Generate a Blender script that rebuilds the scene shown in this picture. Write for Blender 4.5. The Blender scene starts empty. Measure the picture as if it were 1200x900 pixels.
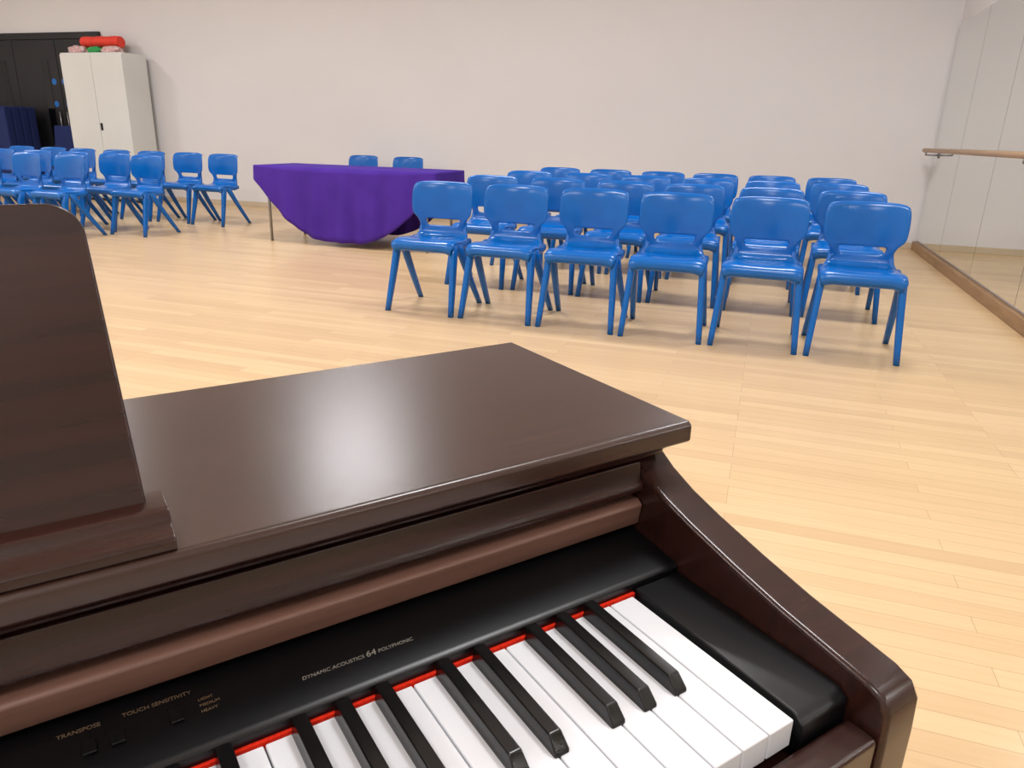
import bpy, bmesh, math, random
from mathutils import Vector, Matrix, noise
random.seed(4)
S=bpy.context.scene
D=bpy.data
try:
    S.view_settings.view_transform='Standard'
except Exception: pass
def L(c):
    return tuple((v/255/12.92 if v/255<=.04045 else ((v/255+.055)/1.055)**2.4) for v in c)+(1,)
# ---------- materials ----------
def mat(name,col,rough=.5,metal=0,spec=.5,coat=0,coatr=.1,noise=None,bump=None,trans=0,alpha=1,emit=None):
    m=D.materials.new(name);m.use_nodes=True;nt=m.node_tree;b=nt.nodes['Principled BSDF']
    b.inputs['Base Color'].default_value=L(col);b.inputs['Roughness'].default_value=rough
    b.inputs['Metallic'].default_value=metal;b.inputs['Specular IOR Level'].default_value=spec
    b.inputs['Coat Weight'].default_value=coat;b.inputs['Coat Roughness'].default_value=coatr
    b.inputs['Transmission Weight'].default_value=trans;b.inputs['Alpha'].default_value=alpha
    tc=nt.nodes.new('ShaderNodeTexCoord')
    if noise:
        mp=nt.nodes.new('ShaderNodeMapping');mp.inputs['Scale'].default_value=noise[0]
        n=nt.nodes.new('ShaderNodeTexNoise');n.inputs['Scale'].default_value=1;n.inputs['Detail'].default_value=4
        mx=nt.nodes.new('ShaderNodeMix');mx.data_type='RGBA'
        mx.inputs['A'].default_value=L(col);mx.inputs['B'].default_value=L(noise[1])
        cr=nt.nodes.new('ShaderNodeValToRGB');cr.color_ramp.elements[0].position=.35;cr.color_ramp.elements[1].position=.65
        nt.links.new(tc.outputs['Object'],mp.inputs[0]);nt.links.new(mp.outputs[0],n.inputs[0]);nt.links.new(n.outputs[0],cr.inputs[0])
        nt.links.new(cr.outputs[0],mx.inputs['Factor']);nt.links.new(mx.outputs['Result'],b.inputs['Base Color'])
    if bump:
        mp=nt.nodes.new('ShaderNodeMapping');mp.inputs['Scale'].default_value=bump[0]
        n=nt.nodes.new('ShaderNodeTexNoise');n.inputs['Scale'].default_value=1;n.inputs['Detail'].default_value=3
        bp=nt.nodes.new('ShaderNodeBump');bp.inputs['Strength'].default_value=bump[1];bp.inputs['Distance'].default_value=bump[2]
        nt.links.new(tc.outputs['Object'],mp.inputs[0]);nt.links.new(mp.outputs[0],n.inputs[0]);nt.links.new(n.outputs[0],bp.inputs['Height']);nt.links.new(bp.outputs[0],b.inputs['Normal'])
    return m
M={}
M['blue']=mat('blue_plastic',(0,97,180),.21,spec=.42,noise=((9,9,9),(0,91,172)),bump=((260,260,260),.08,.0004))
M['wall']=mat('painted_wall',(221,219,219),.75,spec=.25,noise=((.5,.5,.9),(217,215,216)),bump=((3,3,3),.08,.01))
M['ceil']=mat('ceiling_paint',(226,227,230),.9)
M['base']=mat('skirting_paint',(200,184,160),.5,noise=((2,2,2),(192,176,150)))
M['oak']=mat('oak_trim',(160,126,92),.45,noise=((40,3,40),(140,108,76)))
M['barre']=mat('beech_barre',(190,152,112),.4,noise=((60,3,60),(172,134,94)))
M['mirror']=mat('mirror_glass',(236,238,235),.015,metal=1,noise=((.8,.8,.8),(234,236,233)))
M['steel']=mat('grey_steel',(150,150,150),.35,metal=.8,noise=((20,20,20),(140,140,142)))
M['lidwood']=mat('piano_lid_rosewood',(60,38,31),.27,spec=.62,noise=((5,160,60),(49,30,24)),bump=((90,900,300),.24,.0003))
M['wood']=mat('piano_rosewood',(52,27,22),.24,spec=.5,noise=((5,160,60),(40,21,17)),bump=((60,700,300),.12,.0003))
M['woodlip']=mat('piano_rosewood_satin',(124,90,77),.36,spec=.6,noise=((5,120,120),(108,77,65)),bump=((9,260,260),.06,.0003))
M['black']=mat('black_panel_plastic',(9,9,11),.33,spec=.35,noise=((30,30,30),(12,12,14)),bump=((900,900,900),.1,.0002))
M['bkey']=mat('black_key_plastic',(9,8,9),.25,spec=.5,noise=((40,40,40),(13,12,13)))
M['wkey']=mat('white_key_plastic',(220,221,225),.22,spec=.5,noise=((12,12,12),(216,217,221)))
M['felt']=mat('red_felt',(214,44,22),.95,spec=.1,noise=((300,300,300),(190,34,18)))
M['text']=mat('panel_print',(140,134,124),.6)
M['textr']=mat('panel_print_dark',(110,90,70),.6)
M['cloth']=mat('purple_cloth',(74,42,150),.85,spec=.2,noise=((4,4,4),(66,37,138)),bump=((500,500,500),.3,.001))
M['cab']=mat('cabinet_paint',(216,217,212),.45,noise=((1.5,1.5,1.5),(210,211,206)))
M['dark']=mat('dark_door',(26,26,30),.45,noise=((2,2,2),(21,21,25)))
M['darkglass']=mat('door_glass',(8,9,12),.08,noise=((2,2,2),(10,11,15)))
M['disc']=mat('blue_sign_disc',(20,110,190),.5,noise=((5,5,5),(22,104,182)))
M['navy']=mat('navy_fabric',(16,36,92),.9,noise=((60,60,60),(12,29,80)))
M['red']=mat('red_foam',(232,66,48),.7,noise=((8,8,8),(216,52,38)))
M['green']=mat('green_fabric',(50,165,90),.7,noise=((8,8,8),(36,142,74)))
M['bag']=mat('clear_bag_film',(225,205,204),.3,trans=.1,noise=((25,25,25),(206,150,150)),bump=((40,40,40),.5,.02))
M['white']=mat('white_plastic',(225,223,218),.4,noise=((5,5,5),(220,218,212)))
M['lamp']=mat('lamp_housing',(230,230,228),.5,noise=((5,5,5),(225,225,223)))
# floor
m=D.materials.new('maple_floor');m.use_nodes=True;nt=m.node_tree;b=nt.nodes['Principled BSDF'];ln=nt.links.new
tc=nt.nodes.new('ShaderNodeTexCoord')
def brick(w,h,off):
    br=nt.nodes.new('ShaderNodeTexBrick');br.inputs['Scale'].default_value=1;br.inputs['Brick Width'].default_value=w;br.inputs['Row Height'].default_value=h
    br.inputs['Mortar Size'].default_value=.0008;br.inputs['Mortar Smooth'].default_value=.1;br.offset=.37;br.offset_frequency=3;br.squash=1
    br.inputs['Color1'].default_value=(0,0,0,1);br.inputs['Color2'].default_value=(1,1,1,1);br.inputs['Mortar'].default_value=(.5,.5,.5,1)
    ln(tc.outputs['Object'],br.inputs['Vector']);return br
br=brick(.95,.064,0)
cr=nt.nodes.new('ShaderNodeValToRGB');e=cr.color_ramp.elements
e[0].color=L((203,172,131));e[1].color=L((217,188,146));e.new(.5).color=L((210,180,138))
ln(br.outputs['Color'],cr.inputs[0])
mp=nt.nodes.new('ShaderNodeMapping');mp.inputs['Scale'].default_value=(3,60,1);n=nt.nodes.new('ShaderNodeTexNoise');n.inputs['Scale'].default_value=1;n.inputs['Detail'].default_value=5
ln(tc.outputs['Object'],mp.inputs[0]);ln(mp.outputs[0],n.inputs[0])
gr=nt.nodes.new('ShaderNodeMix');gr.data_type='RGBA';gr.blend_type='MULTIPLY';gr.inputs['Factor'].default_value=.22
g2=nt.nodes.new('ShaderNodeValToRGB');g2.color_ramp.elements[0].position=.3;g2.color_ramp.elements[0].color=(.74,.68,.6,1);g2.color_ramp.elements[1].position=.6;g2.color_ramp.elements[1].color=(1,1,1,1)
ln(n.outputs[0],g2.inputs[0]);ln(cr.outputs[0],gr.inputs['A']);ln(g2.outputs[0],gr.inputs['B'])
gm=nt.nodes.new('ShaderNodeMix');gm.data_type='RGBA';gm.inputs['B'].default_value=L((160,126,88))
mf=nt.nodes.new('ShaderNodeMath');mf.operation='MULTIPLY';mf.inputs[1].default_value=.8
ln(br.outputs['Fac'],mf.inputs[0]);ln(mf.outputs[0],gm.inputs['Factor']);ln(gr.outputs['Result'],gm.inputs['A']);ln(gm.outputs['Result'],b.inputs['Base Color'])
b.inputs['Roughness'].default_value=.30;b.inputs['Specular IOR Level'].default_value=.42
M['floor']=m
# ---------- helpers ----------
COL=S.collection
def finish(name,bm,mats,parent=None,smooth=False,bevel=0,seg=2,loc=None):
    me=D.meshes.new(name);bm.normal_update();bm.to_mesh(me);bm.free()
    for k in (mats if isinstance(mats,list) else [mats]): me.materials.append(M[k])
    o=D.objects.new(name,me);COL.objects.link(o)
    if smooth:
        for p in me.polygons:p.use_smooth=True
    if bevel:
        md=o.modifiers.new('b','BEVEL');md.width=bevel;md.segments=seg;md.limit_method='ANGLE';md.angle_limit=math.radians(40)
        for p in me.polygons:p.use_smooth=True
        w=o.modifiers.new('w','WEIGHTED_NORMAL');w.keep_sharp=False
    if parent:o.parent=parent
    if loc:o.location=loc
    return o
def addbox(bm,a,b,mi=0):
    v=[bm.verts.new((x,y,z)) for x in(a[0],b[0]) for y in(a[1],b[1]) for z in(a[2],b[2])]
    fs=[(0,1,3,2),(4,6,7,5),(0,4,5,1),(2,3,7,6),(0,2,6,4),(1,5,7,3)]
    for f in fs:
        q=bm.faces.new([v[i] for i in f]);q.material_index=mi
    return v
def box(name,a,b,mt,parent=None,bevel=0,seg=2):
    bm=bmesh.new();addbox(bm,a,b);bmesh.ops.recalc_face_normals(bm,faces=bm.faces)
    return finish(name,bm,mt,parent,bevel=bevel,seg=seg)
def prism(name,prof,u0,u1,mt,parent=None,bevel=0,seg=2,smooth=False):
    bm=bmesh.new();A=[bm.verts.new((u0,y,z)) for y,z in prof];B=[bm.verts.new((u1,y,z)) for y,z in prof]
    n=len(prof)
    for i in range(n):bm.faces.new([A[i],A[(i+1)%n],B[(i+1)%n],B[i]])
    bm.faces.new(A[::-1]);bm.faces.new(B);bmesh.ops.recalc_face_normals(bm,faces=bm.faces)
    return finish(name,bm,mt,parent,bevel=bevel,seg=seg,smooth=smooth)
def loft(bm,secs,closed_ends=True,mi=0):
    rings=[[bm.verts.new(p) for p in s] for s in secs];n=len(secs[0])
    for a,b in zip(rings,rings[1:]):
        for i in range(n):
            f=bm.faces.new([a[i],a[(i+1)%n],b[(i+1)%n],b[i]]);f.material_index=mi;f.smooth=True
    if closed_ends:
        for r in(rings[0][::-1],rings[-1]):
            f=bm.faces.new(r);f.material_index=mi
def ring(c,ax,ay,ra,rb,n=12,pw=.6):
    out=[]
    for i in range(n):
        t=2*math.pi*i/n;c_,s_=math.cos(t),math.sin(t)
        out.append(Vector(c)+Vector(ax)*ra*math.copysign(abs(c_)**pw,c_)+Vector(ay)*rb*math.copysign(abs(s_)**pw,s_))
    return out
def cyl(bm,p,q,r,n=16,mi=0,r2=None):
    p=Vector(p);q=Vector(q);d=(q-p).normalized();a=d.orthogonal().normalized();b_=d.cross(a)
    loft(bm,[ring(p,a,b_,r,r,n,1),ring(q,a,b_,r2 or r,r2 or r,n,1)],mi=mi)
def empty(name,loc=(0,0,0),rz=0):
    o=D.objects.new(name,None);COL.objects.link(o);o.location=loc;o.rotation_euler=(0,0,rz);return o
# ---------- room ----------
XR,YB,XL,YF,H=1.63,9.17,-13.2,-4.5,3.9
box('floor',(XL-.1,YF-.1,-.1),(XR+.1,YB+.1,0),'floor')
box('ceiling',(XL-.1,YF-.1,H),(XR+.1,YB+.1,H+.1),'ceil')
box('wall_back',(XL-.1,YB,0),(XR+.1,YB+.12,H),'wall')
box('wall_right',(XR,YF,0),(XR+.12,YB,H),'wall')
box('wall_left',(XL-.12,YF,0),(XL,YB,H),'wall')
box('wall_front',(XL-.1,YF-.12,0),(XR+.1,YF,H),'wall')
box('baseboard_back',(-9.50,YB-.015,0),(XR,YB,.07),'base',bevel=.003)
box('baseboard_right',(XR-.05,YF,0),(XR,YB-.016,.09),'oak',bevel=.004)
box('baseboard_left',(XL,YF,0),(XL+.015,YB,.07),'base',bevel=.003)
bm=bmesh.new();y=YB-.03
while y>-3.6:
    addbox(bm,(XR-.018,y-1.214,.11),(XR-.004,y,2.25));y-=1.22
bmesh.ops.recalc_face_normals(bm,faces=bm.faces)
finish('wall_mirror',bm,'mirror')
bm=bmesh.new();cyl(bm,(XR-.14,YB-.2,1.045),(XR-.14,-3,1.045),.021,20)
for y in(8.85,5.55,2.4,-.8):
    cyl(bm,(XR-.14,y,1.03),(XR-.14,y,.995),.008,10,1);cyl(bm,(XR-.14,y,1.0),(XR-.02,y,1.0),.008,10,1);cyl(bm,(XR-.027,y,1.0),(XR-.0185,y,1.0),.03,16,1)
finish('ballet_barre',bm,['barre','steel'])
# ---------- doors ----------
dr=empty('door_1')
dx0,dx1=-12.2,-9.52
box('door_frame_top',(dx0,YB-.05,2.27),(dx1,YB-.001,2.36),'dark',dr,.004)
box('door_frame_right',(dx1-.08,YB-.05,0),(dx1,YB-.001,2.27),'dark',dr,.004)
box('door_frame_left',(dx0,YB-.05,0),(dx0+.08,YB-.001,2.27),'dark',dr,.004)
for i,(a,b_) in enumerate([(-10.40,-9.605),(-11.26,-10.41),(-12.115,-11.27)]):
    box('leaf_%d'%(i+1),(a,YB-.035,.01),(b_,YB-.002,2.265),'dark',dr,.004)
    xs=a+.16 if i==0 else b_-.32
    box('vision_panel_%d'%(i+1),(xs,YB-.04,.75),(xs+.14,YB-.034,1.98),'darkglass',dr,.002)
    hx=a+.07 if i==0 else b_-.07
    bm=bmesh.new();cyl(bm,(hx,YB-.06,.9),(hx,YB-.06,1.25),.010,12);cyl(bm,(hx,YB-.06,.93),(hx,YB-.036,.93),.008,10);cyl(bm,(hx,YB-.06,1.22),(hx,YB-.036,1.22),.008,10)
    finish('pull_handle_%d'%(i+1),bm,'steel',dr)
bm=bmesh.new()
for x,z in[(-10.32,1.68),(-10.52,1.68),(-10.30,1.36),(-10.54,1.36)]:cyl(bm,(x,YB-.039,z),(x,YB-.035,z),.045,24)
finish('sign_discs',bm,'disc',dr)
# ---------- cabinet ----------
cb=empty('storage_cabinet',(-9.78,8.64,0))
W_,Dp,Hc=1.12,.44,2.03
box('carcass',(0,.02,.04),(W_,Dp,Hc),'cab',cb,.004)
box('plinth',(.02,.04,0),(W_-.02,Dp-.02,.04),'dark',cb)
box('left_door',(.004,0,.06),(W_/2-.003,.021,Hc-.02),'cab',cb,.004)
box('right_door',(W_/2+.003,0,.06),(W_-.004,.021,Hc-.02),'cab',cb,.004)
box('lock_handle',(W_/2+.02,-.012,1.0),(W_/2+.055,.002,1.10),'black',cb,.006)
cb2=empty('foam_roll',(-9.62,8.95,2.035))
bm=bmesh.new()
secs=[]
for k in range(9):
    x=k*.085;secs.append([(x,.08*math.cos(t),.160+.075*math.sin(t)+.004*math.sin(k*2.1)) for t in[2*math.pi*i/24 for i in range(24)]])
loft(bm,secs)
finish('roll_body',bm,'red',cb2,True,.008)
bm=bmesh.new();loft(bm,[[(x,.07*math.cos(t),.045+.045*math.sin(t)) for t in[2*math.pi*i/16 for i in range(16)]] for x in(.05,.15,.3,.5,.6)])
finish('roll_under',bm,'green',cb2,True)
def blob(name,loc,sc,mt,parent=None,seed=1,amp=.18):
    bm=bmesh.new();bmesh.ops.create_icosphere(bm,subdivisions=4,radius=1)
    for v in bm.verts:
        n_=noise.noise(v.co*1.8+Vector((seed,seed*2,0)))*amp+noise.noise(v.co*5+Vector((seed,0,3)))*amp*.5
        v.co*=1+n_
        v.co.z=max(v.co.z,-.6)
        v.co=Vector((v.co.x*sc[0],v.co.y*sc[1],(v.co.z+.6)*sc[2]))
    return finish(name,bm,mt,parent,True,loc=loc)
blob('plastic_bag',(-9.54,8.755,2.032),(.16,.065,.06),'bag',seed=3,amp=.3)
blob('green_bundle',(-9.24,8.755,2.032),(.11,.06,.055),'green',seed=5,amp=.2)
blob('plastic_bag',(-8.93,8.755,2.032),(.17,.065,.055),'bag',seed=8,amp=.3)
gm_=empty('folded_gym_mat',(-12.15,8.45,0))
for i in range(4):box('mat_fold_%d'%(i+1),(.0,.13*i,.0),(1.35,.13*i+.125,1.30),'navy',gm_,.02,3)
fc=empty('upholstered_chair',(-10.36,8.40,0))
box('seat',(0,-.02,.42),(.46,.42,.48),'navy',fc,.02,3)
prism('back',[(.40,.60),(.44,.60),(.50,1.04),(.46,1.05)],.0,.46,'navy',fc,.015,3)
bm=bmesh.new()
for x in(.03,.43):
    cyl(bm,(x,.0,.0),(x,.03,.43),.011,10);cyl(bm,(x,.46,0),(x,.40,.44),.011,10);cyl(bm,(x,.40,.44),(x,.45,.66),.011,10)
finish('frame',bm,'steel',fc)
sk=empty('wall_socket',(-6.95,YB,.42))
box('plate',(-.075,-.009,-.045),(.075,-.0005,.045),'white',sk,.003);box('switch',(-.06,-.013,.01),(.06,-.008,.03),'dark',sk,.001)
# ---------- chair ----------
def chair_mesh():
    prof=[(.090,.380,.185),(.064,.392,.200),(.052,.418,.208),(.066,.441,.212),(.13,.447,.214),(.20,.438,.214),(.28,.432,.208),(.345,.437,.195),(.378,.462,.176),(.387,.488,.162),(.390,.512,.157),(.393,.552,.174),(.395,.568,.204),(.397,.60,.213),(.401,.66,.215),(.408,.72,.214),(.416,.765,.209),(.424,.784,.203),(.438,.786,.199),(.446,.768,.199)]
    nx=14
    bm=bmesh.new();G=[]
    for (y,z,w) in prof:
        row=[]
        for i in range(nx+1):
            t=-1+2*i/nx;x=w*t
            back=max(0,min(1,(z-.46)/.12))
            yy=y-back*.040*(t*t)
            zz=z
            if z<.47: zz=z+.012*(t*t)*(1 if y>.1 else 0)-(.016*max(0,abs(t)-.84)/.16)
            if z>.74: zz=z-.016*t**6
            if .55<z<.62: zz=z+.010*t**4
            row.append(bm.verts.new((x,yy,zz)))
        G.append(row)
    for j in range(len(prof)-1):
        for i in range(nx):
            if abs(prof[j][1]-.512)<.001 and 2<=i<nx-2: continue
            bm.faces.new([G[j][i],G[j][i+1],G[j+1][i+1],G[j+1][i]])
    me=D.meshes.new('t');bm.normal_update();bm.to_mesh(me);bm.free()
    o=D.objects.new('t',me);COL.objects.link(o)
    s=o.modifiers.new('s','SOLIDIFY');s.thickness=.012;s.offset=0
    u=o.modifiers.new('u','SUBSURF');u.levels=1;u.render_levels=1
    dg=bpy.context.evaluated_depsgraph_get();me2=D.meshes.new_from_object(o.evaluated_get(dg))
    D.objects.remove(o)
    bm=bmesh.new();bm.from_mesh(me2)
    for f in bm.faces:f.smooth=True
    for sx in(-1,1):
        pts=[(.066,.416),(.14,.420),(.22,.414),(.30,.412),(.36,.425)]
        loft(bm,[ring((sx*.194,y,z),(1,0,0),(0,0,1),.018,.020,10) for y,z in pts])
        for top,foot in(((.125,.428),(.018,.0)),((.185,.428),(.482,.0))):
            secs=[];K=7
            for k in range(K):
                t=k/(K-1)
                y=top[0]+(foot[0]-top[0])*(t**1.08);z=top[1]+(foot[1]-top[1])*t
                x=sx*(.194+.027*t)
                secs.append(ring((x,y,z),(1,0,0),(0,1,0),.020-.004*t,.036-.018*t,12))
            loft(bm,secs)
        loft(bm,[ring((sx*x,y,z),(1,0,0),(0,1,0),.014,.012,10) for x,y,z in((.176,.345,.42),(.158,.378,.47),(.148,.388,.53),(.150,.392,.60),(.155,.396,.66))])
    bmesh.ops.recalc_face_normals(bm,faces=bm.faces)
    me=D.meshes.new('school_chair');bm.to_mesh(me);bm.free();me.materials.clear();me.materials.append(M['blue'])
    return me
CM=chair_mesh()
def chair(x,y,rz=0):
    o=D.objects.new('school_chair',CM);COL.objects.link(o)
    o.location=(x+.237,y,0.001);o.rotation_euler=(0,0,rz);return o
for r in range(4):
    for i in range(6):
        j=random.uniform(-.012,.012) if r else 0
        chair(-2.228+i*.503+j,4.075+r*.97+random.uniform(-.02,.02)*(r>0)+(0 if r else [0,.0,.0,-.01,0,0][i]),random.uniform(-.03,.03))
for i in range(7):chair(-6.33-i*.53,7.02+random.uniform(-.03,.03),random.uniform(-.05,.05))
for i in range(7):chair(-6.42-i*.55,6.05+random.uniform(-.02,.02)-(.1 if i==0 else 0),random.uniform(-.05,.05))
for i in range(5):chair(-6.90-i*.56,5.42+random.uniform(-.02,.02),-.06)
for x in(-5.0,-4.36):chair(x-.237,8.35,0)
# ---------- table with cloth ----------
tb=empty('draped_table',(-3.87,6.66,0),math.radians(0))
hl,hd,tz=.98,.34,.735
box('table_top',(-hl+.02,-hd+.02,tz-.03),(hl-.02,hd-.02,tz-.004),'white',tb,.003)
bm=bmesh.new()
for x in(-hl+.11,hl-.11):
    for y in(-hd+.05,hd-.05):cyl(bm,(x,y,0.0),(x,y,tz-.03),.014,12)
finish('table_legs',bm,'steel',tb)
per=[]
def addedge(p,q,n):
    for k in range(n):
        t=k/n;per.append((p[0]+(q[0]-p[0])*t,p[1]+(q[1]-p[1])*t))
addedge((-hl,-hd),(hl,-hd),100);addedge((hl,-hd),(hl,hd),30);addedge((hl,hd),(-hl,hd),100);addedge((-hl,hd),(-hl,-hd),30)
bm=bmesh.new();rings=[];R=1.19;K=14;n=len(per)
for k in range(K+1):
    f=k/K;row=[]
    for i,(x,y) in enumerate(per):
        dist=math.hypot(x,y);dl=max(.05,R-dist);dl=.67*(1-math.exp(-(dl/.61)**1.5*1.45))/(1-math.exp(-1.95)) if dl>0 else .05
        dl=max(.05,min(.69,dl))
        ox=(abs(x)>=hl-1e-6)*math.copysign(1,x);oy=(abs(y)>=hd-1e-6)*math.copysign(1,y)
        if abs(x)>hl-.05 and oy: ox=math.copysign((abs(x)-(hl-.05))/.05,x)
        nn=math.hypot(ox,oy) or 1
        s=i/n*2*math.pi
        off=.006+.05*f*dl+ (.013*math.sin(s*17)+.010*math.sin(s*31+1))*f*dl/.6
        z=tz-(dl*f)
        row.append(bm.verts.new((x+ox/nn*off,y+oy/nn*off,z+(.004 if k==0 else 0))))
    rings.append(row)
for a,b_ in zip(rings,rings[1:]):
    for i in range(n):
        f=bm.faces.new([a[i],b_[i],b_[(i+1)%n],a[(i+1)%n]]);f.smooth=True
f=bm.faces.new(rings[0][::-1])
bmesh.ops.recalc_face_normals(bm,faces=bm.faces)
o=finish('tablecloth',bm,'cloth',tb)
sd=o.modifiers.new('s','SOLIDIFY');sd.thickness=.003;sd.offset=1
# ---------- piano ----------
P=empty('digital_piano',(.057,.3994,0),.9004)
kz=.7453
UL=-1.222
prism('lid',[(.187,.842),(.187,.857),(.191,.860),(.467,.860),(.467,.842)],UL-.087,.089,'lidwood',P,.0025,3)
prism('lid_under_moulding',[(.202,.842),(.202,.834),(.207,.830),(.207,.826),(.45,.826),(.45,.842)],UL-.078,.078,'wood',P,.0015)
prism('fascia',[(.205,.8255),(.203,.811),(.199,.806),(.199,.801),(.204,.798),(.44,.798),(.44,.8255)],UL-.050,.0505,'wood',P,.0012)
prism('groove',[(.214,.7978),(.214,.7922),(.43,.7922),(.43,.7978)],UL-.050,.0505,'black',P)
prism('key_cover_lip',[(.203,.792),(.198,.788),(.201,.770),(.206,.7655),(.43,.7655),(.43,.792)],UL-.050,.0505,'woodlip',P,.0015,3)
prism('control_panel',[(.1515,.735),(.1515,.7535),(.156,.756),(.208,.763),(.42,.7635),(.42,.735)],UL-.050,.0505,'black',P,.0008)
prism('felt_strip',[(.1487,.738),(.1487,.7470),(.1513,.7470),(.1513,.738)],UL-.002,.002,'felt',P)
for s_,a,b_ in(('right',.0035,.0505),('left',UL-.0505,UL-.0035)):
    prism('end_block_'+s_,[(-.004,.72),(-.004,.741),(.004,.7465),(.06,.7475),(.151,.7495),(.151,.72)],a,b_,'black',P,.0015,3)
cheek=[(.40,.8415),(.245,.8415),(.222,.829),(.20,.815),(.175,.804),(.145,.7945),(.10,.7825),(.055,.772),(.010,.764),(-.012,.7600),(-.024,.755),(-.030,.745),(-.031,.72),(-.031,.62),(-.02,.60),(.40,.60)]
for s_,a,b_ in(('right',.051,.087),('left',UL-.087,UL-.051)):
    prism('cheek_'+s_,cheek,a,b_,'wood',P,.004,3)
    prism('side_panel_'+s_,[(.20,.05),(.20,.60),(.46,.60),(.46,.05)],a+.002,b_-.002,'wood',P,.003)
    prism('foot_'+s_,[(-.02,0),(-.02,.05),(.02,.07),(.48,.07),(.50,.05),(.50,0)],a-.004,b_+.004,'wood',P,.004)
    prism('front_leg_'+s_,[(-.01,.07),(.035,.07),(.035,.60),(-.015,.60)],a+.002,b_-.002,'wood',P,.004)
box('key_slip',(UL-.0505,-.028,.62),(.0505,-.005,.728),'wood',P,.004,3)
box('keybed',(UL-.0505,-.004,.62),(.0505,.42,.70),'wood',P,.002)
box('back_board',(UL-.050,.44,.30),(.050,.455,.825),'wood',P,.002)
box('lower_panel',(UL-.050,.39,.10),(.050,.405,.62),'wood',P,.002)
bm=bmesh.new()
for k in range(52):
    a=-.0235*(k+1)+.0005;b_=-.0235*k-.0005
    addbox(bm,(a,0,kz-.020),(b_,.1484,kz))
bmesh.ops.recalc_face_normals(bm,faces=bm.faces);finish('white_keys',bm,'wkey',P,bevel=.0011,seg=2)
bm=bmesh.new();offs={1:.0025,2:0,3:-.0025,5:.002,6:-.002}
for k in range(51):
    if k%7 in offs:
        c=-.0235*(k+1)+offs[k%7]
        z0=kz-.004;z1=kz+.0115
        q=[[(c-.0055,.052,z0),(c+.0055,.052,z0),(c+.0055,.1484,z0),(c-.0055,.1484,z0)],
           [(c-.0053,.0525,kz+.002),(c+.0053,.0525,kz+.002),(c+.0053,.1484,kz+.002),(c-.0053,.1484,kz+.002)],
           [(c-.0043,.0605,z1-.001),(c+.0043,.0605,z1-.001),(c+.0043,.1484,z1),(c-.0043,.1484,z1)]]
        loft(bm,q)
for f in bm.faces:f.smooth=False
bmesh.ops.recalc_face_normals(bm,faces=bm.faces);finish('black_keys',bm,'bkey',P,bevel=.0012,seg=3)
sl=(.272-.2176)/(1.0416-.885)
bm=bmesh.new();w0,w1=-.91,-.318;zc=.172;rr=.018
outl=[(w0,0),(w1,0)]
for k in range(9):
    t=k/8*math.pi/2;outl.append((w1-.006-rr+rr*math.cos(t),zc-rr+rr*math.sin(t)))
for k in range(9):
    t=math.pi/2+k/8*math.pi/2;outl.append((w0+.006+rr+rr*math.cos(t),zc-rr+rr*math.sin(t)))
cs_,sn_=math.cos(math.atan(sl)),math.sin(math.atan(sl))
A=[bm.verts.new((x,.2176+q*sn_,.878+q*cs_)) for x,q in outl];B=[bm.verts.new((x,.2176+q*sn_+.011*cs_,.878+q*cs_-.011*sn_)) for x,q in outl]
n=len(outl)
for i in range(n):bm.faces.new([A[i],A[(i+1)%n],B[(i+1)%n],B[i]])
bm.faces.new(A[::-1]);bm.faces.new(B);bmesh.ops.recalc_face_normals(bm,faces=bm.faces)
finish('music_rest',bm,'wood',P,bevel=.0015)
prism('music_rest_ledge',[(.190,.8602),(.190,.866),(.193,.869),(.200,.870),(.203,.873),(.205,.877),(.209,.879),(.232,.879),(.236,.8602)],-.925,-.308,'wood',P,.0010,3)
psl=math.atan((.763-.756)/(.208-.156))
def text(body,u,v,size,mt='text',shear=0):
    c=D.curves.new('print','FONT');c.body=body;c.size=size;c.align_x='CENTER';c.align_y='CENTER';c.shear=shear;c.extrude=.00003
    o=D.objects.new('print_'+body.split()[0].lower(),c);COL.objects.link(o);c.materials.append(M[mt]);o.parent=P
    o.location=(u,v,.7562+(v-.156)*math.tan(psl)+.00015);o.rotation_euler=(psl,0,0)
    return o
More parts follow.
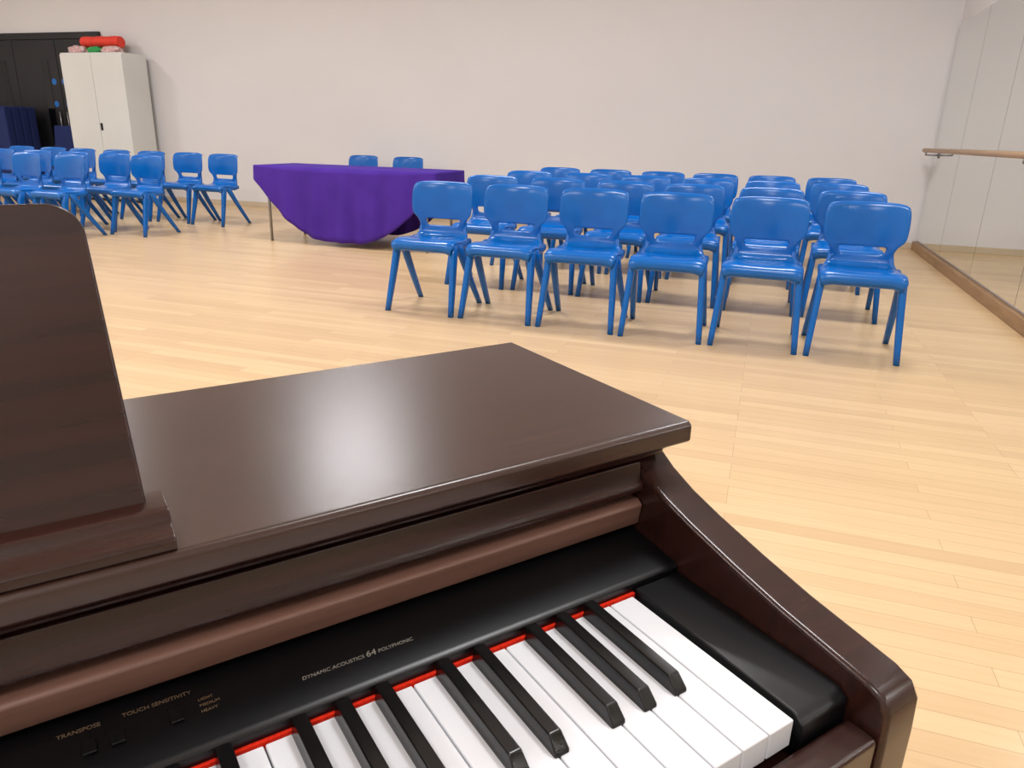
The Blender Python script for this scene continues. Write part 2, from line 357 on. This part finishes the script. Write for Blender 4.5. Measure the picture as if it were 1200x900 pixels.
text('DYNAMIC ACOUSTICS',-.2305,.174,.0040,shear=.15);text('64',-.2055,.1745,.0070,shear=.2);text('POLYPHONIC',-.188,.174,.0040,shear=.15)
text('TOUCH SENSITIVITY',-.330,.194,.0040,'textr');text('LIGHT',-.305,.186,.003,'textr');text('MEDIUM',-.3035,.1815,.003,'textr');text('HEAVY',-.3045,.177,.003,'textr')
text('TRANSPOSE',-.370,.194,.0040,'textr')
for k,u in enumerate((-.322,-.352,-.366)):
    o=box('button_%d'%(k+1),(-.0035,-.005,0),(.0035,.005,.002),'black',P,.0005);o.location=(u,.180,.7595);o.rotation_euler=(psl,0,0)
# ---------- lights ----------
def lamp(x,y,sx,sy,pw):
    l=D.lights.new('ceiling_light','AREA');l.shape='RECTANGLE';l.size=sx;l.size_y=sy;l.energy=pw;l.color=(.99,.985,1)
    o=D.objects.new('panel_light',l);COL.objects.link(o);o.location=(0,0,-.045)
    e_=empty('ceiling_lamp',(x,y,H));o.parent=e_
    box('housing',(-sx/2-.02,-sy/2-.02,-.04),(sx/2+.02,sy/2+.02,-.0005),'lamp',e_,.004)
for x in(-10.8,-7.1,-3.4,.2):
    for y in(-2.2,1.7,5.6):
        lamp(x,y,.9,.7,73)
w=D.worlds.new('world');S.world=w;w.use_nodes=True;w.node_tree.nodes['Background'].inputs[0].default_value=(.8,.85,1,1);w.node_tree.nodes['Background'].inputs[1].default_value=.3
# ---------- camera ----------
th,ro,h,yaw=.3279,.0270,1.0815,.3203
d=Vector((0,math.cos(th),-math.sin(th)));u0=Vector((0,math.sin(th),math.cos(th)));r0=Vector((1,0,0))
r=math.cos(ro)*r0+math.sin(ro)*u0;u=-math.sin(ro)*r0+math.cos(ro)*u0
mt3=Matrix((r,u,-d)).transposed();mt3=Matrix.Rotation(yaw,3,'Z')@mt3
c=D.cameras.new('camera');c.sensor_width=36;c.lens=36*856/1200;c.clip_start=.02
co=D.objects.new('camera',c);COL.objects.link(co);co.matrix_world=Matrix.Translation((0,0,h))@mt3.to_4x4()
S.camera=co
